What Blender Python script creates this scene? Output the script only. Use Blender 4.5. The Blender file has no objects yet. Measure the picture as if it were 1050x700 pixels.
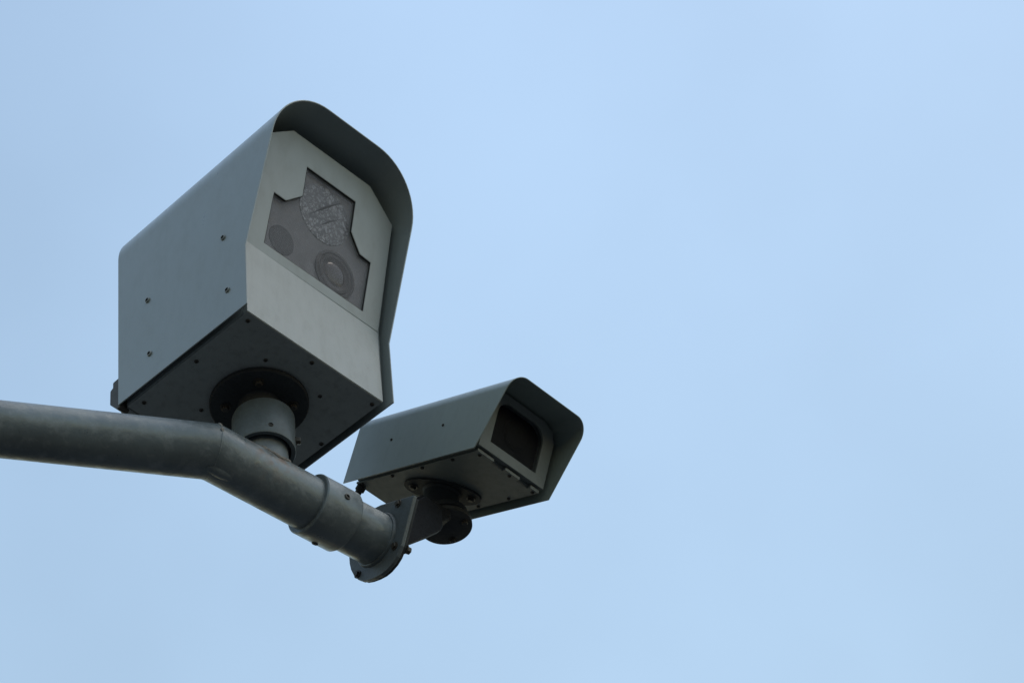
import bpy, bmesh, math, random
from mathutils import Vector, Matrix
from mathutils.geometry import tessellate_polygon
random.seed(7)
S = bpy.context.scene
COL = S.collection
PI = math.pi

# ------------------------------------------------------------ camera
EYE = Vector((0, 0, 1.6))
PITCH, ROLL = 0.8062, -0.1207
fw = Vector((0, math.cos(PITCH), math.sin(PITCH)))
r0 = Vector((1, 0, 0)); u0 = r0.cross(fw)
rt = r0 * math.cos(ROLL) + u0 * math.sin(ROLL)
upv = -r0 * math.sin(ROLL) + u0 * math.cos(ROLL)
cam = bpy.data.objects.new('camera', bpy.data.cameras.new('camera'))
COL.objects.link(cam)
M = Matrix.Identity(4)
for i in range(3):
    M[i][0] = rt[i]; M[i][1] = upv[i]; M[i][2] = -fw[i]; M[i][3] = EYE[i]
cam.matrix_world = M
cam.data.sensor_width = 36.0
cam.data.lens = 3000 / 1050 * 36.0
cam.data.clip_start = 0.05
cam.data.clip_end = 5000
S.camera = cam

# ------------------------------------------------------------ sky and sun
SKY_DRIFT = 34.0
SUN_EL = math.radians(63)
SUN_DIR = Vector((0.80, -0.22, 0)).normalized()      # horizontal direction towards the sun
w_ = bpy.data.worlds.new('World'); S.world = w_; w_.use_nodes = True
nt = w_.node_tree; nt.nodes.clear()
sky = nt.nodes.new('ShaderNodeTexSky'); sky.sky_type = 'NISHITA'
sky.sun_disc = False
sky.sun_elevation = SUN_EL
sky.sun_rotation = math.atan2(SUN_DIR.x, SUN_DIR.y)
sky.altitude = 0; sky.air_density = 2.3; sky.dust_density = 1.5; sky.ozone_density = 0.0
bg = nt.nodes.new('ShaderNodeBackground'); bg.inputs[1].default_value = 0.15
ow = nt.nodes.new('ShaderNodeOutputWorld')
# added slow brightness drift in place of lens falloff, fixed to the sky's own directions
tcw = nt.nodes.new('ShaderNodeTexCoord')
mpw = nt.nodes.new('ShaderNodeMapping'); mpw.inputs['Location'].default_value = (SKY_DRIFT, 0.3, 0.0)
nt.links.new(tcw.outputs['Generated'], mpw.inputs[0])
cn = nt.nodes.new('ShaderNodeTexNoise'); cn.inputs['Scale'].default_value = 3.2
cn.inputs['Detail'].default_value = 5; cn.inputs['Roughness'].default_value = 0.45
nt.links.new(mpw.outputs[0], cn.inputs['Vector'])
cr = nt.nodes.new('ShaderNodeMapRange'); cr.inputs[1].default_value = 0.3; cr.inputs[2].default_value = 0.7
cr.inputs[3].default_value = 0.86; cr.inputs[4].default_value = 1.08
nt.links.new(cn.outputs[0], cr.inputs[0])
cs = nt.nodes.new('ShaderNodeVectorMath'); cs.operation = 'SCALE'
nt.links.new(sky.outputs[0], cs.inputs[0]); nt.links.new(cr.outputs[0], cs.inputs['Scale'])
nt.links.new(cs.outputs[0], bg.inputs[0]); nt.links.new(bg.outputs[0], ow.inputs[0])

sl = bpy.data.lights.new('sun', 'SUN'); sl.energy = 0.5; sl.angle = math.radians(20)
sl.color = (1.0, 0.95, 0.88)
so = bpy.data.objects.new('sun', sl); COL.objects.link(so)
sd = SUN_DIR * math.cos(SUN_EL) + Vector((0, 0, math.sin(SUN_EL)))
so.rotation_euler = sd.to_track_quat('Z', 'Y').to_euler()

S.view_settings.view_transform = 'Standard'
S.view_settings.look = 'None'
S.view_settings.exposure = 0.33
S.view_settings.gamma = 1.0
S.render.engine = 'CYCLES'

# ------------------------------------------------------------ materials
def newmat(name):
    m = bpy.data.materials.new(name); m.use_nodes = True
    n = m.node_tree; b = n.nodes['Principled BSDF']
    return m, n, b

def paint(name, col, rough=0.5, mott=0.12, scale=9.0, dirt_or_highlight=(0.12, 0.12, 0.11), dirt_or_highlight_amt=0.25, bump=0.03,
          bscale=220.0, metallic=0.0, streak=1.0, spec=0.5, rvar=0.09):
    """painted or galvanised metal: large tone drift, fine speckle, grime or painted highlight patches, orange-peel bump"""
    m, n, b = newmat(name); L = n.links
    tc = n.nodes.new('ShaderNodeTexCoord')
    mp = n.nodes.new('ShaderNodeMapping'); mp.inputs['Scale'].default_value = (1, 1, streak)
    L.new(tc.outputs['Object'], mp.inputs[0])
    n1 = n.nodes.new('ShaderNodeTexNoise'); n1.inputs['Scale'].default_value = scale
    n1.inputs['Detail'].default_value = 8; n1.inputs['Roughness'].default_value = 0.62
    L.new(mp.outputs[0], n1.inputs['Vector'])
    n2 = n.nodes.new('ShaderNodeTexNoise'); n2.inputs['Scale'].default_value = scale * 7
    n2.inputs['Detail'].default_value = 6; n2.inputs['Roughness'].default_value = 0.7
    L.new(mp.outputs[0], n2.inputs['Vector'])
    r1 = n.nodes.new('ShaderNodeMapRange')
    r1.inputs[1].default_value = 0.3; r1.inputs[2].default_value = 0.7
    r1.inputs[3].default_value = 1 - mott; r1.inputs[4].default_value = 1 + mott
    L.new(n1.outputs[0], r1.inputs[0])
    sc = n.nodes.new('ShaderNodeVectorMath'); sc.operation = 'SCALE'
    sc.inputs[0].default_value = col
    L.new(r1.outputs[0], sc.inputs['Scale'])
    mix = n.nodes.new('ShaderNodeMix'); mix.data_type = 'RGBA'
    L.new(sc.outputs[0], mix.inputs['A']); mix.inputs['B'].default_value = (*dirt_or_highlight, 1)
    r2 = n.nodes.new('ShaderNodeMapRange')
    r2.inputs[1].default_value = 0.5; r2.inputs[2].default_value = 0.72
    r2.inputs[3].default_value = 0; r2.inputs[4].default_value = dirt_or_highlight_amt
    L.new(n2.outputs[0], r2.inputs[0]); L.new(r2.outputs[0], mix.inputs['Factor'])
    L.new(mix.outputs['Result'], b.inputs['Base Color'])
    r3 = n.nodes.new('ShaderNodeMapRange')
    r3.inputs[1].default_value = 0.3; r3.inputs[2].default_value = 0.7
    r3.inputs[3].default_value = rough - rvar; r3.inputs[4].default_value = rough + rvar
    L.new(n2.outputs[0], r3.inputs[0]); L.new(r3.outputs[0], b.inputs['Roughness'])
    n3 = n.nodes.new('ShaderNodeTexNoise'); n3.inputs['Scale'].default_value = bscale
    n3.inputs['Detail'].default_value = 4
    L.new(tc.outputs['Object'], n3.inputs['Vector'])
    bp = n.nodes.new('ShaderNodeBump'); bp.inputs['Strength'].default_value = bump * 6
    bp.inputs['Distance'].default_value = 0.0015
    L.new(n3.outputs[0], bp.inputs['Height']); L.new(bp.outputs[0], b.inputs['Normal'])
    b.inputs['Metallic'].default_value = metallic
    b.inputs['Specular IOR Level'].default_value = spec
    return m

def plain(name, col, rough=0.5, metallic=0.0, spec=0.4):
    return paint(name, col, rough, 0.12, 30, (0.035, 0.035, 0.035), 0.15, 0.0, 400, metallic, 1.0, spec)

HOOD = paint('grey_hood_paint', (0.183, 0.216, 0.230), 0.36, 0.012, 4, (0.155, 0.178, 0.195), 0.18, 0.02, 300, streak=0.5)
BODY = paint('light_grey_body_paint', (0.236, 0.266, 0.280), 0.50, 0.035, 6, (0.19, 0.20, 0.20), 0.25, 0.02, 300, streak=0.4)
BOTTOM = paint('underside_grey_paint', (0.24, 0.26, 0.265), 0.65, 0.08, 7, (0.1, 0.1, 0.1), 0.4, 0.03)
HOOD2 = paint('green_grey_hood_paint', (0.185, 0.225, 0.225), 0.38, 0.035, 7, (0.14, 0.155, 0.155), 0.25, 0.02, 300, streak=0.5)
BODY2 = paint('green_grey_body_paint', (0.118, 0.137, 0.140), 0.6, 0.07, 8, (0.09, 0.09, 0.085), 0.3, 0.02, 300)
PIPE = paint('weathered_galvanised_pipe', (0.128, 0.153, 0.170), 0.42, 0.25, 5, (0.33, 0.355, 0.38), 0.38, 0.22, 26, 0.25, 1.0, 0.3, 0.2)  # light patches in the colour are painted highlight mottling
def rust_stain(m, centre, rad):
    n = m.node_tree; L = n.links; b = n.nodes['Principled BSDF']
    src = b.inputs['Base Color'].links[0].from_socket
    tc = n.nodes.new('ShaderNodeTexCoord')
    sub = n.nodes.new('ShaderNodeVectorMath'); sub.operation = 'DISTANCE'; sub.inputs[1].default_value = centre
    L.new(tc.outputs['Object'], sub.inputs[0])
    mr = n.nodes.new('ShaderNodeMapRange'); mr.inputs[1].default_value = rad; mr.inputs[2].default_value = rad * .3
    L.new(sub.outputs['Value'], mr.inputs[0])
    ns = n.nodes.new('ShaderNodeTexNoise'); ns.inputs['Scale'].default_value = 55; ns.inputs['Detail'].default_value = 6
    L.new(tc.outputs['Object'], ns.inputs['Vector'])
    m2 = n.nodes.new('ShaderNodeMapRange'); m2.inputs[1].default_value = .44; m2.inputs[2].default_value = .66
    L.new(ns.outputs[0], m2.inputs[0])
    mu = n.nodes.new('ShaderNodeMath'); mu.operation = 'MULTIPLY'; L.new(mr.outputs[0], mu.inputs[0]); L.new(m2.outputs[0], mu.inputs[1])
    mx = n.nodes.new('ShaderNodeMix'); mx.data_type = 'RGBA'; L.new(mu.outputs[0], mx.inputs['Factor'])
    L.new(src, mx.inputs['A']); mx.inputs['B'].default_value = (0.16, 0.125, 0.105, 1)
    L.new(mx.outputs['Result'], b.inputs['Base Color'])
STUBM = paint('grey_stub_post_steel', (0.12, 0.14, 0.155), 0.45, 0.2, 9, (0.26, 0.27, 0.28), 0.35, 0.1, 60, 0.1, 1.0, 0.3)
rust_stain(PIPE, (-.01, -.045, .045), .10)
for _m in (HOOD, HOOD2):
    _m.node_tree.nodes['Principled BSDF'].inputs['Coat Weight'].default_value = 0.35
    _m.node_tree.nodes['Principled BSDF'].inputs['Coat Roughness'].default_value = 0.22
STEEL = paint('grey_mount_steel', (0.078, 0.096, 0.110), 0.45, 0.15, 22, (0.06, 0.06, 0.06), 0.4, 0.05, 200, 0.1, 1.0, 0.4)
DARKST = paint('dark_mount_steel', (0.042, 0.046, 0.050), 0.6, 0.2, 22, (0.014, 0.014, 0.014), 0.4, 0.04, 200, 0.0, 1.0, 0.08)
BRACK = paint('shade_black_bracket_steel', (0.011, 0.012, 0.015), 0.65, 0.2, 22, (0.008, 0.008, 0.008), 0.4, 0.04, 200, 0.0, 1.0, 0.08)  # near-black colour stands in for shade cast by the small camera
WELD = paint('rusty_weld', (0.16, 0.15, 0.14), 0.65, 0.4, 60, (0.10, 0.055, 0.03), 0.8, 0.3, 260)
BOLT = plain('dull_bolt_steel', (0.040, 0.036, 0.032), 0.5, 0.1)
BOLTL = plain('pale_screw_steel', (0.17, 0.19, 0.195), 0.45, 0.1)
SOCK = plain('black_socket', (0.02, 0.02, 0.02), 0.7)
RUBBER_SHADE = plain('black_rubber_and_shade', (0.025, 0.025, 0.025), 0.75)

def glass_mat(name, haze_col, fac, rough, spec=0.5):
    m, n, b = newmat(name); L = n.links
    b.inputs['Specular IOR Level'].default_value = spec
    b.inputs['Base Color'].default_value = (*haze_col, 1); b.inputs['Roughness'].default_value = rough
    tr = n.nodes.new('ShaderNodeBsdfTransparent'); mx = n.nodes.new('ShaderNodeMixShader')
    tc = n.nodes.new('ShaderNodeTexCoord'); ns = n.nodes.new('ShaderNodeTexNoise')
    ns.inputs['Scale'].default_value = 25; ns.inputs['Detail'].default_value = 7
    L.new(tc.outputs['Object'], ns.inputs['Vector'])
    r = n.nodes.new('ShaderNodeMapRange')
    r.inputs[1].default_value = .3; r.inputs[2].default_value = .7
    r.inputs[3].default_value = fac - .05; r.inputs[4].default_value = fac + .05
    L.new(ns.outputs[0], r.inputs[0]); L.new(r.outputs[0], mx.inputs[0])
    L.new(tr.outputs[0], mx.inputs[1]); L.new(b.outputs[0], mx.inputs[2])
    L.new(mx.outputs[0], n.nodes['Material Output'].inputs['Surface'])
    return m
GLASS = glass_mat('dusty_front_glass', (0.20, 0.195, 0.22), 0.17, 0.3)
GLASS2 = glass_mat('dark_front_glass', (0.010, 0.014, 0.024), 0.20, 0.3, 0.08)

def crackle():
    m, n, b = newmat('crackled_flash_lens'); L = n.links
    tc = n.nodes.new('ShaderNodeTexCoord')
    ns = n.nodes.new('ShaderNodeTexNoise'); ns.inputs['Scale'].default_value = 60; ns.inputs['Detail'].default_value = 3
    L.new(tc.outputs['Object'], ns.inputs['Vector'])
    sc = n.nodes.new('ShaderNodeVectorMath'); sc.operation = 'SCALE'; sc.inputs['Scale'].default_value = 0.03
    L.new(ns.outputs['Color'], sc.inputs[0])
    ad = n.nodes.new('ShaderNodeVectorMath'); L.new(tc.outputs['Object'], ad.inputs[0]); L.new(sc.outputs[0], ad.inputs[1])
    def lines(scale, wdt):
        v = n.nodes.new('ShaderNodeTexVoronoi'); v.feature = 'DISTANCE_TO_EDGE'; v.inputs['Scale'].default_value = scale
        L.new(ad.outputs[0], v.inputs['Vector'])
        r = n.nodes.new('ShaderNodeMapRange'); r.inputs[1].default_value = 0.03; r.inputs[2].default_value = wdt
        L.new(v.outputs['Distance'], r.inputs[0]); return r
    a = lines(52, 0.14); c = lines(92, 0.13)
    mu = n.nodes.new('ShaderNodeMath'); mu.operation = 'MULTIPLY'
    L.new(a.outputs[0], mu.inputs[0]); L.new(c.outputs[0], mu.inputs[1])
    mx = n.nodes.new('ShaderNodeMix'); mx.data_type = 'RGBA'
    mx.inputs['A'].default_value = (0.006, 0.006, 0.008, 1); mx.inputs['B'].default_value = (0.245, 0.245, 0.27, 1)
    L.new(mu.outputs[0], mx.inputs['Factor']); L.new(mx.outputs['Result'], b.inputs['Base Color'])
    b.inputs['Roughness'].default_value = 0.35
    bp = n.nodes.new('ShaderNodeBump'); bp.inputs['Strength'].default_value = 0.1; bp.inputs['Distance'].default_value = 0.002
    L.new(mu.outputs[0], bp.inputs['Height']); L.new(bp.outputs[0], b.inputs['Normal'])
    return m
CRACK = crackle()
INNER = plain('grey_inner_plate', (0.16, 0.163, 0.182), 0.8, 0, .2)
INNERD = plain('dark_inner_window', (0.035, 0.04, 0.048), 0.7, 0, .2)
LENSR = plain('lens_ring', (0.050, 0.048, 0.052), 0.6, 0, .15)
LENSG, _n, _b = newmat('lens_glass')
_b.inputs['Base Color'].default_value = (0.045, 0.034, 0.032, 1); _b.inputs['Roughness'].default_value = 0.14
_b.inputs['Coat Weight'].default_value = 0.0; _b.inputs['Specular IOR Level'].default_value = 0.28
BLACKIN = paint('black_interior', (0.006, 0.006, 0.008), 0.8, 0.1, 30, (0.012, 0.012, 0.014), 0.2, 0.0, 400, 0, 1.0, .05)

# ------------------------------------------------------------ ground sheet, far below the view
gm = paint('grey_ground', (0.052, 0.053, 0.050), 0.9, 0.2, 0.05, (0.05, 0.05, 0.045), 0.4, 0.0, 5)
me = bpy.data.meshes.new('ground')
me.from_pydata([(-3000, -3000, 0), (3000, -3000, 0), (3000, 3000, 0), (-3000, 3000, 0)], [], [(0, 1, 2, 3)])
me.materials.append(gm)
go = bpy.data.objects.new('ground', me); COL.objects.link(go); go['kind'] = 'structure'

# ------------------------------------------------------------ helpers
def frame(o, w, d, u):
    """matrix whose local axes are width, minus depth, up (right handed)"""
    m = Matrix.Identity(4)
    for i in range(3):
        m[i][0] = w[i]; m[i][1] = -d[i]; m[i][2] = u[i]; m[i][3] = o[i]
    return m

def thing(name, label, cat, mat, group=None):
    o = bpy.data.objects.new(name, None); COL.objects.link(o)
    o.empty_display_size = 0.05
    o.matrix_world = mat; o['label'] = label; o['category'] = cat
    if group: o['group'] = group
    return o

def obj(name, bm, m, parent, bevel=0.0, smooth=False, label=None, flip=True, mat=None, seg=2):
    """flip: coordinates were given as (width, depth, up); local y is minus depth"""
    if flip:
        for v in bm.verts: v.co.y = -v.co.y
    bmesh.ops.remove_doubles(bm, verts=bm.verts, dist=1e-6)
    bmesh.ops.recalc_face_normals(bm, faces=bm.faces)
    me = bpy.data.meshes.new(name); bm.to_mesh(me); bm.free()
    for mm in (m if isinstance(m, (list, tuple)) else [m]): me.materials.append(mm)
    o = bpy.data.objects.new(name, me); COL.objects.link(o); o.parent = parent
    if mat is not None: o.matrix_local = mat
    if smooth:
        me.shade_smooth()
        try: me.set_sharp_from_angle(angle=math.radians(35))
        except Exception: pass
    if bevel:
        b = o.modifiers.new('bevel', 'BEVEL'); b.width = bevel; b.segments = seg; b.limit_method = 'ANGLE'
        b.angle_limit = math.radians(25); b.harden_normals = False
    if label: o['label'] = label
    return o

def add_prism(bm, outer, T, t0, t1, holes=(), mi=0):
    """flat plate: 2-D outline (with holes) placed by T(a, b, n) at n = t0 .. t1"""
    loops = [list(outer)] + [list(h) for h in holes]
    tris = tessellate_polygon([[Vector((a, b, 0)) for a, b in l] for l in loops])
    flat = [p for l in loops for p in l]
    va = [bm.verts.new(T(a, b, t0)) for a, b in flat]
    vb = [bm.verts.new(T(a, b, t1)) for a, b in flat]
    for t in tris:
        for vs in (va, vb):
            try: bm.faces.new([vs[i] for i in t]).material_index = mi
            except ValueError: pass
    k = 0
    for l in loops:
        n = len(l)
        for i in range(n):
            j = (i + 1) % n
            bm.faces.new([va[k + i], va[k + j], vb[k + j], vb[k + i]]).material_index = mi
        k += n
    # turn the flat tessellation back into n-gons, so bevels stay clean
    bmesh.ops.dissolve_limit(bm, angle_limit=0.001, verts=bm.verts, edges=bm.edges)

def add_box(bm, x0, x1, y0, y1, z0, z1, mi=0):
    add_prism(bm, [(x0, z0), (x1, z0), (x1, z1), (x0, z1)], lambda a, b, n: Vector((a, n, b)), y0, y1, mi=mi)

def add_lathe(bm, prof, o, ax, seg=48, mi=0, cap=True):
    """prof: (radius, distance along ax) pairs"""
    ax = Vector(ax).normalized(); a = ax.orthogonal().normalized(); b = ax.cross(a)
    rings = []
    for r, h in prof:
        c = Vector(o) + ax * h
        if r < 1e-6: rings.append([bm.verts.new(c)]); continue
        rings.append([bm.verts.new(c + (a * math.cos(2 * PI * i / seg) + b * math.sin(2 * PI * i / seg)) * r) for i in range(seg)])
    for p, q in zip(rings, rings[1:]):
        for i in range(seg):
            j = (i + 1) % seg
            if len(p) == 1 and len(q) == 1: continue
            if len(p) == 1: f = bm.faces.new([p[0], q[j], q[i]])
            elif len(q) == 1: f = bm.faces.new([p[i], p[j], q[0]])
            else: f = bm.faces.new([p[i], p[j], q[j], q[i]])
            f.material_index = mi
    if cap:
        for rg in (rings[0], rings[-1]):
            if len(rg) > 2: bm.faces.new(rg).material_index = mi

def circ(cx, cy, r, n=48, ry=None, ang=0.0):
    ry = ry or r
    out = []
    for i in range(n):
        t = 2 * PI * i / n; x = r * math.cos(t); y = ry * math.sin(t)
        out.append((cx + x * math.cos(ang) - y * math.sin(ang), cy + x * math.sin(ang) + y * math.cos(ang)))
    return out

def hood_outline(x0, x1, z0, z1, r, n=14):
    """open outline: up the left side, round corner, top, round corner, down the right side"""
    pts = [(x0, z0)]
    for k in range(n + 1):
        t = PI - PI / 2 * k / n; pts.append((x0 + r + r * math.cos(t), z1 - r + r * math.sin(t)))
    for k in range(n + 1):
        t = PI / 2 - PI / 2 * k / n; pts.append((x1 - r + r * math.cos(t), z1 - r + r * math.sin(t)))
    pts.append((x1, z0))
    return pts

def make_hood(x0, x1, z0, z1, r, th, yfront, yback, kinks=(), drop=0.0):
    """bent sheet; yfront(z), yback(z) give its slanted front and back edges"""
    out = []
    o1 = hood_outline(x0, x1, z0, z1, r); i1 = hood_outline(x0 + th, x1 - th, z0, z1 - th, r - th)
    # subdivide the straight sides at the kink heights
    def split(p, side):
        q = []
        for kz in kinks: q.append((p, kz))
        return q if side == 0 else q[::-1]
    O = [o1[0]] + split(x0, 0) + o1[1:-1] + split(x1, 1) + [o1[-1]]
    I = [i1[0]] + split(x0 + th, 0) + i1[1:-1] + split(x1 - th, 1) + [i1[-1]]
    bm = bmesh.new()
    def ring(P, yf, k=1.0): return [bm.verts.new((x, yf(z), z0 + (z - z0) * k)) for x, z in P]
    kb_ = 1 - drop / (z1 - z0)
    of, ob_, if_, ib = ring(O, yfront), ring(O, yback, kb_), ring(I, yfront), ring(I, yback, kb_)
    n = len(O)
    for k in range(n - 1):
        bm.faces.new([of[k], of[k + 1], ob_[k + 1], ob_[k]])
        bm.faces.new([if_[k], if_[k + 1], ib[k + 1], ib[k]])
        bm.faces.new([of[k], of[k + 1], if_[k + 1], if_[k]])
        bm.faces.new([ob_[k], ob_[k + 1], ib[k + 1], ib[k]])
    for k in (0, n - 1):
        bm.faces.new([of[k], ob_[k], ib[k], if_[k]])
    return bm

def screw_bm(c, ax, r=0.005, h=0.003, socket=0.5):
    bm = bmesh.new()
    add_lathe(bm, [(r, -0.001), (r, h * .55), (r * .8, h), (r * socket, h)], c, ax, 20, 0, cap=False)
    add_lathe(bm, [(r * socket, h), (r * socket * .95, h * .3), (0, h * .3)], c, ax, 20, 1, cap=False)
    return bm

def hexbolt_bm(c, ax, r=0.009, h=0.007, washer=0.014):
    bm = bmesh.new()
    add_lathe(bm, [(washer, 0), (washer, .002)], c, ax, 28)
    add_lathe(bm, [(r, .002), (r, h * .85), (r * .85, h)], c, ax, 6)
    return bm

# ================================================================ the speed enforcement camera
OB = Vector((-0.4849, 3.7077, 4.0347)) + EYE
YAW = 0.9028
WB = Vector((math.cos(YAW), math.sin(YAW), 0)); DB = Vector((math.sin(YAW), -math.cos(YAW), 0)); UP = Vector((0, 0, 1))
W = 0.360; DEP = 0.342; KB = 0.1987; HT = 0.4685; SLP = 0.0603 / (HT - KB); CH = 0.056; CW = 0.072; G = 0.0154
big = thing('enforcement_camera', 'large pale grey box-shaped traffic camera with curved hood and three-lens window, standing on the arm',
            'traffic camera', frame(OB, WB, DB, UP))

# body shell behind the front panel (front recessed), with chamfered top corners
def yface(z): return 0 if z < KB else SLP * (z - KB)
SEC = [(0, 0.002), (W, 0.002), (W, KB), (W, HT), (W - CW, HT + CH), (CW, HT + CH), (0, HT), (0, KB)]
bm = bmesh.new()
fr = [bm.verts.new((x, yface(z) - 0.014, z)) for x, z in SEC]
bk = [bm.verts.new((x, -DEP + .004, z)) for x, z in SEC]
for i in range(len(SEC)):
    j = (i + 1) % len(SEC); bm.faces.new([fr[i], fr[j], bk[j], bk[i]])
bm.faces.new(bk[:])
bm.faces.new([fr[0], fr[1], fr[2], fr[7]]); bm.faces.new([fr[7], fr[2], fr[3], fr[4], fr[5], fr[6]])
obj('body', bm, BODY, big, 0.0015)

# front panel: lower upright plate, upper plate leaning outward with the window cut out
LN = math.hypot(SLP, 1.0); EY, EZ = SLP / LN, 1 / LN       # direction up the leaning plate
def TF(a, b, n):      # face coordinates: across, up along the plate, outward
    return Vector((a, b * EY + n * EZ, KB + b * EZ - n * EY))
def sl_(z): return (z - KB) / EZ
WIN = [(.120, .270), (.256, .270), (.256, .191), (.286, .152), (.317, .150), (.314, .023),
       (.045, .023), (.049, .155), (.081, .155), (.120, .193)]
bm = bmesh.new()
add_prism(bm, [(0, 0), (W, 0), (W, sl_(HT)), (W - CW, sl_(HT + CH)), (CW, sl_(HT + CH)), (0, sl_(HT))], TF, -.0135, 0, [WIN])
add_box(bm, 0, W, -.0135, 0, 0.0, KB)
obj('front_panel', bm, BODY, big, 0.0012, label='pale front panel bent forward above its lower third')

# window
bm = bmesh.new()
add_prism(bm, [(a, b) for a, b in WIN], TF, -.0055, -.0043)
glass = obj('window', bm, GLASS, big, label='grey stepped window over the three lenses')
def inset(P, d):
    n = len(P); ar = sum(P[i][0] * P[(i + 1) % n][1] - P[(i + 1) % n][0] * P[i][1] for i in range(n)); sg = 1 if ar > 0 else -1
    out = []
    for i in range(n):
        p, q, r = Vector(P[i - 1]), Vector(P[i]), Vector(P[(i + 1) % n])
        e1 = (q - p).normalized(); e2 = (r - q).normalized()
        n1 = Vector((-e1.y, e1.x)) * sg; n2 = Vector((-e2.y, e2.x)) * sg
        b = (n1 + n2).normalized(); out.append(tuple(q + b * d / max(.3, b.dot(n1))))
    return out
bm = bmesh.new(); add_prism(bm, inset(WIN, .0002), TF, -.0043, -.0007, [inset(WIN, .0010)])
obj('shade_lining', bm, RUBBER_SHADE, glass)  # black lining added for the shade on the window's recess walls
bm = bmesh.new(); add_prism(bm, [(.03, .01), (.33, .01), (.33, .29), (.03, .29)], TF, -.0134, -.0120)
obj('backing_plate', bm, INNER, glass)
bm = bmesh.new()
c0 = TF(.190, .1965, -.0119); ax = TF(0, 0, 1) - TF(0, 0, 0)
add_lathe(bm, [(.0675, 0), (.0665, .0012), (0, .0022)], c0, ax, 64)
def fl_streak(p, q, w):
    p, q = Vector(p), Vector(q); e = (q - p).normalized(); nn = Vector((-e.y, e.x)) * w
    m_ = (p + q) / 2 + nn * .8
    add_prism(bm, [tuple(p), tuple(m_ - nn), tuple(q), tuple(m_ + nn * .9)], lambda a, b, n: TF(a, b, n), -.0104, -.0094, mi=1)
fl_streak((.147, .168), (.232, .257), .0026); fl_streak((.178, .160), (.236, .216), .0022)
obj('flash_lens', bm, [CRACK, BLACKIN], glass, smooth=True, label='largest round lens with a crackled surface')
bm = bmesh.new(); add_lathe(bm, [(.033, 0), (.032, .0015), (0, .0018)], TF(.094, .068, -.0119), ax, 48)
obj('sensor_port', bm, INNERD, glass, smooth=True, label='small plain dark round port')
bm = bmesh.new(); add_lathe(bm, [(.053, 0), (.053, .0026), (.0505, .0038), (.047, .0038), (.0455, .0012), (.043, .0012), (.0415, .0032), (.036, .0036), (.033, .0014), (.024, .0006), (0, .0006)], TF(.238, .074, -.0119), ax, 72, cap=False)
lr = obj('camera_lens', bm, LENSR, glass, smooth=True, label='round camera lens with stepped rings and a brownish glass')
bm = bmesh.new(); add_lathe(bm, [(.0275, .0002), (.0260, .0016), (.0215, .0030), (.015, .0040), (.008, .0045), (0, .0047)], TF(.238, .074, -.0119), ax, 64, cap=False)
obj('lens_glass', bm, LENSG, lr, smooth=True)

# underside plate, rear door, latch
bm = bmesh.new(); add_box(bm, 0.0015, W - .0015, -DEP + .004, -.0015, -.001, .0015)
bp = obj('base_plate', bm, BOTTOM, big, 0.0008)
bm = bmesh.new()
add_prism(bm, [(.004, .000), (W - .004, .000), (W - .004, HT), (W - CW, HT + CH - .012), (CW, HT + CH - .012), (.004, HT)],
          lambda a, b, n: Vector((a, n, b)), -DEP - .018, -DEP + .001)
rd = obj('rear_door', bm, BOTTOM, big, 0.002)
bm = bmesh.new()
add_prism(bm, [(-.342, -.004), (-.352, -.007), (-.374, .022), (-.374, .060), (-.366, .064), (-.366, .078), (-.342, .080)], lambda a, b, n: Vector((n, a, b)), -.012, .012)
obj('latch', bm, BOLT, rd, 0.003)
for x, y in [(.018, -.018), (.183, -.016), (.347, -.018), (.018, -.160), (.018, -.308), (.350, -.162), (.183, -.318), (.347, -.318)]:
    obj('screw', screw_bm((x, y, -.001), (0, 0, -1), .0045, .0026), [BOLT, SOCK], bp, smooth=True)
for x, y in [(.113, -.070), (.113, -.250), (.257, -.070), (.257, -.250)]:
    obj('screw', screw_bm((x, y, -.001), (0, 0, -1), .0042, .0022), [BOLT, SOCK], bp, smooth=True)

# hood
def yf(z): return .0145 if z < .1632 else .0145 + .312 * (z - .1632)
hood = obj('hood', make_hood(-G, W + G, -.0025, .562, .125, .0028, yf, lambda z: -.345 - .020 * z, (.1632,), .022), HOOD, big, 0.0007, smooth=True,
           label='curved grey sheet hood wrapping top and sides, flared forward at the top')
for y, z in [(-.045, .231), (-.262, .227), (-.036, .074), (-.255, .070)]:
    for x, s in ((-G, -1), (W + G, 1)):
        obj('screw', screw_bm((x, y, z), (s, 0, 0), .0062, .0034, .62), [BOLTL, SOCK], hood, smooth=True)
        bm = bmesh.new(); add_lathe(bm, [(.0045, 0), (.0045, G - .003)], (x - s * (G - .0005), y, z), (s, 0, 0), 12)
        obj('spacer', bm, BOLT, hood)

# mounting: flange under the base, short neck, clamp collar
MX, MY = .181, -.160
bm = bmesh.new(); add_lathe(bm, [(.092, -.001), (.096, -.003), (.096, -.010), (.094, -.012), (.05, -.012)], (MX, MY, 0), (0, 0, 1), 72)
fl = obj('mounting_flange', bm, DARKST, big, smooth=True)
bm = bmesh.new(); add_lathe(bm, [(.043, -.011), (.040, -.016), (.040, -.075)], (MX, MY, 0), (0, 0, 1), 48)
obj('neck', bm, DARKST, fl, smooth=True)
for k in range(4):
    t = math.radians(134 + 90 * k)
    obj('bolt', hexbolt_bm((MX + .065 * math.cos(t), MY + .065 * math.sin(t), -.012), (0, 0, -1), .0075, .009, .011), BOLT, fl)
bm = bmesh.new()
KX, KY = .1862, -.1555
add_lathe(bm, [(.041, -.046), (.056, -.046), (.0590, -.048), (.0605, -.052), (.0605, -.136), (.0592, -.139), (.0515, -.139), (.050, -.120)], (KX, KY, 0), (0, 0, 1), 72)
collar = obj('clamp_collar', bm, STEEL, big, smooth=True)
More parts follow.
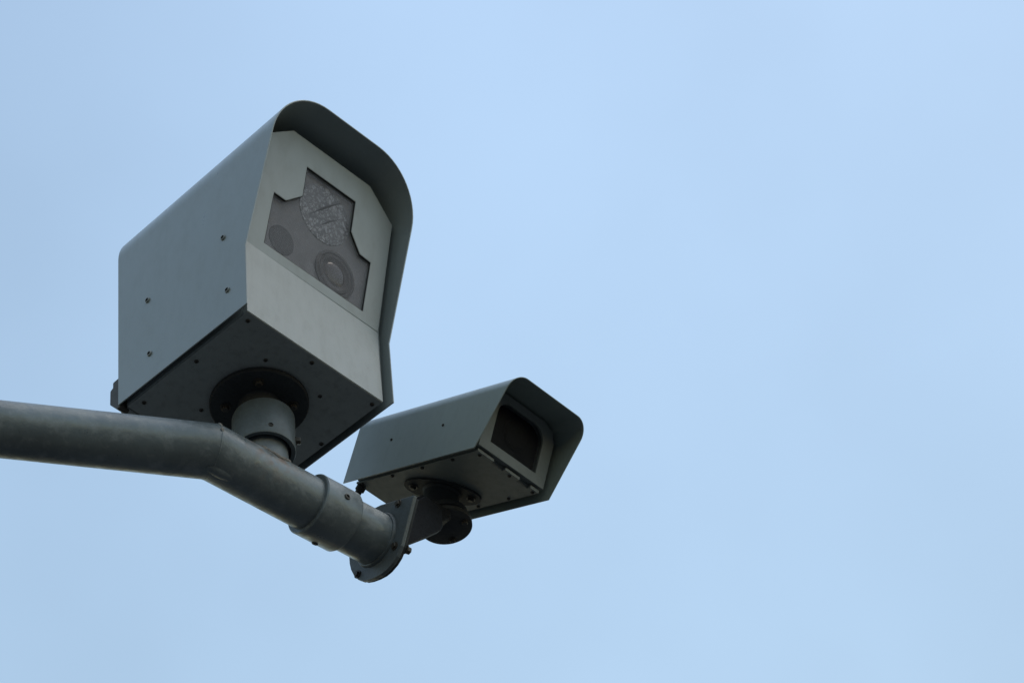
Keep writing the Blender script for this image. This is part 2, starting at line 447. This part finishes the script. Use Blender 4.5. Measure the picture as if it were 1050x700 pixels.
for deg in (121, 193, -23, -95):
    t = math.radians(deg); a = Vector((math.cos(t), math.sin(t), 0))
    obj('set_screw', screw_bm(Vector((KX, KY, -.121)) + a * .0600, a, .0052, .0018, .75), [BOLT, SOCK], collar, smooth=True)
t = math.radians(47); a = Vector((math.cos(t), math.sin(t), 0))
obj('bolt', hexbolt_bm(Vector((KX, KY, -.112)) + a * .0600, a, .0075, .010, .009), BOLT, collar)

# ================================================================ the tubular arm
PA = Vector((-0.49843764, 3.94891237, 3.82947167)) + EYE      # arm axis under the big camera
Y2, Y1, RA = 0.821, 0.324, 0.053
D2 = Vector((math.cos(Y2), math.sin(Y2), 0)); D1 = Vector((math.cos(Y1), math.sin(Y1), 0))
A2 = Vector((-math.sin(Y2), math.cos(Y2), 0))
EL = -0.120                                                    # elbow, along D2
armM = Matrix.Identity(4)
for i in range(3):
    armM[i][0] = D2[i]; armM[i][1] = A2[i]; armM[i][2] = UP[i]; armM[i][3] = PA[i]
arm = thing('signal_mast_arm', 'weathered grey round steel tube with an elbow and an end flange, carrying both cameras', 'mast arm', armM)
inv = armM.to_3x3().transposed()
d1l = inv @ D1
# swept tube: far left end -> mitred elbow -> end (local coordinates)
bm = bmesh.new(); SEG = 96
E0 = Vector((EL, 0, 0)); bis = (d1l + Vector((1, 0, 0))).normalized()
def ringpts(c, along, n):
    """ring of the tube cut by the plane through c with normal n"""
    side = Vector((-along.y, along.x, 0)); out = []
    for i in range(SEG):
        t = 2 * PI * i / SEG; p = side * math.cos(t) * RA + Vector((0, 0, 1)) * math.sin(t) * RA
        k = -(p.dot(n)) / along.dot(n); out.append(c + p + along * k)
    return out
rings = []
NS = 60
for k in range(NS + 1): rings.append(ringpts(E0 - d1l * (2.6 * (1 - k / NS) + .02), d1l, d1l if k < NS else bis))
rings[-1] = ringpts(E0, d1l, bis)
X1 = Vector((1, 0, 0))
for k in range(1, 11): rings.append(ringpts(E0 + X1 * (.405 * k / 10) + X1 * .0, X1, (bis if k < 1 else X1)))
vs = [[bm.verts.new(p) for p in r] for r in rings]
for a_, b_ in zip(vs, vs[1:]):
    for i in range(SEG):
        j = (i + 1) % SEG; bm.faces.new([a_[i], a_[j], b_[j], b_[i]])
bm.faces.new(vs[0]); bm.faces.new(vs[-1])
obj('arm_tube', bm, PIPE, arm, smooth=True, flip=False)
# weld at the elbow
def bead(path, rad, normal_out, closed=True, n=8, jitter=.25):
    bm = bmesh.new(); N = len(path); R = []
    for i, p in enumerate(path):
        q = path[(i + 1) % N] if (closed or i < N - 1) else path[i]
        o_ = path[i - 1] if (closed or i > 0) else path[i]
        t = (q - o_).normalized(); no = normal_out(p).normalized(); b = t.cross(no).normalized()
        rr = rad * (1 + jitter * (math.sin(i * .9) * .5 + math.sin(i * 2.3 + 1) * .3 + random.uniform(-.2, .2)))
        R.append([bm.verts.new(p + (no * math.cos(2 * PI * k / n) * .6 + b * math.sin(2 * PI * k / n)) * rr) for k in range(n)])
    for i in range(N if closed else N - 1):
        a_, b_ = R[i], R[(i + 1) % N]
        for k in range(n):
            bm.faces.new([a_[k], a_[(k + 1) % n], b_[(k + 1) % n], b_[k]])
    if not closed:
        bm.faces.new(R[0]); bm.faces.new(R[-1])
    return bm
obj('weld_seam', bead(rings[NS], .0012, lambda p: Vector((0, p.y, p.z))), PIPE, arm, smooth=True, flip=False)
obj('weld_crack', bead(rings[NS][37:48], .0024, lambda p: Vector((0, p.y, p.z)), closed=False, jitter=.9), WELD, arm, smooth=True, flip=False, label='short dark crack in the elbow weld')
# small gusset patch under the elbow
bm = bmesh.new()
G1 = 24
grid = []
for i in range(G1 + 1):
    row = []
    for j in range(9):
        u_ = (i / G1 - .5) * 2; v_ = (j / 8 - .5) * 2
        rr = math.sqrt(max(0, 1 - u_ * u_))
        ang = -PI / 2 - .10 + v_ * rr * .20
        h_ = .0032 * max(0, 1 - (u_ * u_ + (v_ * rr) ** 2) * .98)
        row.append(bm.verts.new((EL + .015 + u_ * .030, math.cos(ang) * (RA + h_), math.sin(ang) * (RA + h_))))
    grid.append(row)
for i in range(G1):
    for j in range(8):
        try: bm.faces.new([grid[i][j], grid[i + 1][j], grid[i + 1][j + 1], grid[i][j + 1]])
        except ValueError: pass
obj('weld_patch', bm, PIPE, arm, smooth=True, flip=False)
# stub post rising into the collar, with its weld
ZC = 0.2053                                                    # camera base above the arm axis
SX, SY = .0075, -.0005
bm = bmesh.new(); add_lathe(bm, [(.0465, .02), (.0465, .150)], (SX, SY, 0), (0, 0, 1), 72)
stub = obj('stub_post', bm, STUBM, arm, smooth=True, flip=False)
path = []
for i in range(90):
    t = 2 * PI * i / 90; x, y = SX + .047 * math.cos(t), SY + .047 * math.sin(t)
    path.append(Vector((x, y, math.sqrt(max(0, RA * RA - y * y)))))
obj('weld_seam', bead(path, .0062, lambda p: Vector((p.x - SX, p.y - SY, .03)), jitter=.3), WELD, stub, smooth=True, flip=False)
# sleeve coupling
bm = bmesh.new()
add_lathe(bm, [(RA - .001, .112), (.0600, .112), (.0625, .1145), (.0625, .196), (.0605, .199), (RA - .001, .199)], (0, 0, 0), (1, 0, 0), 96, cap=False)
sleeve = obj('sleeve_coupling', bm, PIPE, arm, smooth=True, flip=False)
for ang in (183.7, 306.5, 65):
    t = math.radians(ang); a = Vector((0, math.cos(t), math.sin(t)))
    obj('set_screw', screw_bm(Vector((.158, 0, 0)) + a * .0620, a, .0065, .003, .6), [BOLT, SOCK], sleeve, smooth=True, flip=False)
# end flange: lobed plate with one pointed corner
TE = .288
def TP(a, b, n): return Vector((TE + n, a, b))
def smooth_poly(P, it=2):
    for _ in range(it):
        q = []
        for i in range(len(P)):
            a_, b_ = P[i], P[(i + 1) % len(P)]
            q += [(a_[0] * .75 + b_[0] * .25, a_[1] * .75 + b_[1] * .25), (a_[0] * .25 + b_[0] * .75, a_[1] * .25 + b_[1] * .75)]
        P = q
    return P
lobes = [(.010, .094), (.050, .086), (.078, .055), (.084, .010), (.078, -.028), (.056, -.066), (.024, -.084), (-.014, -.094), (-.048, -.085), (-.067, -.062)]
FLG = [(-.113, .034), (-.100, .0405)] + lobes
def corner_round(P):
    out = [P[0]]
    Q = P[1:]
    for i in range(len(Q) - 1):
        a_, b_ = Q[i], Q[i + 1]
        out += [(a_[0] * .75 + b_[0] * .25, a_[1] * .75 + b_[1] * .25), (a_[0] * .25 + b_[0] * .75, a_[1] * .25 + b_[1] * .75)]
    out.append(Q[-1]); return out
FL2 = corner_round(FLG)
bm = bmesh.new(); add_prism(bm, FL2, TP, -.004, .004)
flange = obj('end_flange', bm, STEEL, arm, 0.0012, flip=False)
for (a_, b_) in [(-.068, .045), (.060, -.045), (-.050, -.052), (.045, .070)]:
    obj('bolt', hexbolt_bm((TE - .004, a_, b_), (-1, 0, 0), .006, .006, .0085), BOLT, flange, flip=False)
path = [Vector((TE - .006, math.cos(2 * PI * i / 80) * (RA + .002), math.sin(2 * PI * i / 80) * (RA + .002))) for i in range(80)]
obj('weld_seam', bead(path, .0045, lambda p: Vector((-.02, p.y, p.z))), STEEL, flange, smooth=True, flip=False)

# ================================================================ bracket between the arm and the small camera
brM = armM.copy()
brM.translation = PA + D2 * (TE + .004)
br = thing('mounting_bracket', 'steel bracket, coloured dark for its shade, bolted to the arm end flange, ending in a round plate', 'bracket', brM)
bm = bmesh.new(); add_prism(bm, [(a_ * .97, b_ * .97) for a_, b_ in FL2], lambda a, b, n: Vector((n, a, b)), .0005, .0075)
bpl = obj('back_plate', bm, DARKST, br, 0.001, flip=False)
obj('bolt', hexbolt_bm((.0075, -.060, -.058), (1, 0, 0), .008, .012, .010), BOLT, bpl, flip=False)
bm = bmesh.new()
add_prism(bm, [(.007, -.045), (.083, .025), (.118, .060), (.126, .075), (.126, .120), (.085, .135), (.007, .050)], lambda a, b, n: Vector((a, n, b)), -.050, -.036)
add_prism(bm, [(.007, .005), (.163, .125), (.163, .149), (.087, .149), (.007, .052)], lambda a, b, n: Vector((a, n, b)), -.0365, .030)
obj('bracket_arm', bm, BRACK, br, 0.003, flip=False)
DC = Vector((0.4792 - TE - .004 + .004, .009, .2515 - .098))
bm = bmesh.new()
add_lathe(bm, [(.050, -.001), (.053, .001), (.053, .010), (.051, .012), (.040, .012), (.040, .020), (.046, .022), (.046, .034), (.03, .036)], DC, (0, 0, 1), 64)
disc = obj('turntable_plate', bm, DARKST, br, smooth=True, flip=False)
for k in range(4):
    t = math.radians(30 + 90 * k)
    obj('bolt', hexbolt_bm(DC + Vector((.040 * math.cos(t), .040 * math.sin(t), -.001)), (0, 0, -1), .006, .006, .008), BOLT, disc, flip=False)

# ================================================================ the smaller surveillance camera
OS = Vector((-0.0987, 4.1220, 4.0066)) + EYE
YS, PS = 0.9204, 0.4052
ws = Vector((math.cos(YS), math.sin(YS), 0)); ds = Vector((math.sin(YS), -math.cos(YS), 0))
ds2 = ds * math.cos(PS) - UP * math.sin(PS); us2 = ds * math.sin(PS) + UP * math.cos(PS)
sm = thing('surveillance_camera', 'smaller dark green-grey camera housing tilted nose-down beyond the end of the arm', 'surveillance camera', frame(OS, ws, ds2, us2))
W2, D2_ = .1887, .349
SEC2 = [(.003, .004), (W2 - .003, .004), (W2, .110), (W2 - .012, .138), (W2 - .040, .1495), (.040, .1495), (.012, .138), (0, .110)]
bm = bmesh.new(); add_prism(bm, SEC2, lambda a, b, n: Vector((a, n, b)), -D2_ + .004, -.006)
body2 = obj('body', bm, BODY2, sm, 0.0015)
# face frame with rounded window
F2 = [(-.001, .009), (W2 + .001, .009), (W2 + .001, .112), (W2 - .010, .136), (W2 - .036, .1475), (.036, .1475), (.010, .136), (-.001, .112)]
def arcpts(cx, cz, r, a0, a1, n=8): return [(cx + r * math.cos(math.radians(a0 + (a1 - a0) * k / n)), cz + r * math.sin(math.radians(a0 + (a1 - a0) * k / n))) for k in range(n + 1)]
WIN2 = [(.027, .031), (.160, .031)] + arcpts(.160 - .034, .130 - .034, .034, 0, 90) + arcpts(.027 + .030, .130 - .030, .030, 90, 180)
T2 = lambda a, b, n: Vector((a, n, b))
bm = bmesh.new(); add_prism(bm, F2, T2, -.0055, .010, [WIN2])
ff = obj('face_frame', bm, BODY2, sm, 0.0012)
bm = bmesh.new(); add_prism(bm, WIN2, T2, .0035, .0055)
gl2 = obj('window', bm, GLASS2, sm, label='black rounded front window')
bm = bmesh.new(); add_prism(bm, [(.015, .02), (.172, .02), (.172, .142), (.015, .142)], T2, -.0054, -.0040)
obj('interior', bm, BLACKIN, gl2)
bm = bmesh.new(); add_lathe(bm, [(.032, 0), (.032, .004), (.029, .0065), (.024, .004), (.012, .0055), (0, .006)], (.095, -.004, .085), (0, 1, 0), 48)
obj('lens', bm, BLACKIN, gl2, smooth=True)
# base plate with hinge tabs along the front
bm = bmesh.new(); add_box(bm, .005, W2 - .004, -D2_, -.005, -.001, .0035)
for x0, x1 in ((.005, .052), (.086, .128), (.160, W2 - .004)):
    add_box(bm, x0, x1, -.0052, .0045, -.0011, .0055)
bp2 = obj('base_plate', bm, BODY2, sm, 0.0007)
for x, y in [(.011, -.335), (.011, -.246), (.011, -.159), (.011, -.072), (.020, -.004), (.107, -.004), (.176, -.004), (W2 - .012, -.335), (W2 - .012, -.246), (W2 - .012, -.159), (W2 - .012, -.072)]:
    obj('screw', screw_bm((x, y, -.0011), (0, 0, -1), .0038, .0026), [SOCK, SOCK], bp2, smooth=True)
bm = bmesh.new(); add_lathe(bm, [(.010, 0), (.010, .010), (.007, .012), (.007, .020), (.004, .021)], (.018, -D2_ + .004, -.002), (0, -.5, -1), 24)
obj('cable_gland', bm, RUBBER_SHADE, sm, smooth=True)
# hood
hood2 = obj('hood', make_hood(-.0145, W2 + .018, -.007, .155, .036, .0022, lambda z: .0181 + .4155 * z, lambda z: -.3665 + .04 * z), HOOD2, sm, 0.0006, smooth=True,
            label='green-grey sheet hood slanting forward at the top')
for y, z in [(-.248, .070), (-.097, .070)]:
    for x, s in ((-.0145, -1), (W2 + .018, 1)):
        obj('screw', screw_bm((x, y, z), (s, 0, 0), .003, .0015, .6), [SOCK, SOCK], hood2, smooth=True)
        bm = bmesh.new(); add_lathe(bm, [(.003, 0), (.003, .0155)], (x - s * .0150, y, z), (s, 0, 0), 12)
        obj('spacer', bm, BOLT, hood2)
# mount: eared adapter plate, tilted post, knuckle
CX, CY = .098, -.185
bm = bmesh.new()
add_prism(bm, circ(CX, CY, .080, 56, .046, PI / 4), lambda a, b, n: Vector((a, b, n)), -.006, -.0012)
ad = obj('adapter_plate', bm, DARKST, sm, 0.0015)
for x, y in [(.055, -.228), (.140, -.143)]:
    obj('bolt', hexbolt_bm((x, y, -.006), (0, 0, -1), .0065, .007, .0095), BOLT, ad)
bm = bmesh.new()
add_lathe(bm, [(.041, -.008), (.037, -.013), (.037, -.060), (.033, -.072), (.022, -.080), (0, -.082)], (CX, CY, 0), (0, 0, 1), 64)
obj('tilt_post', bm, DARKST, sm, smooth=True)
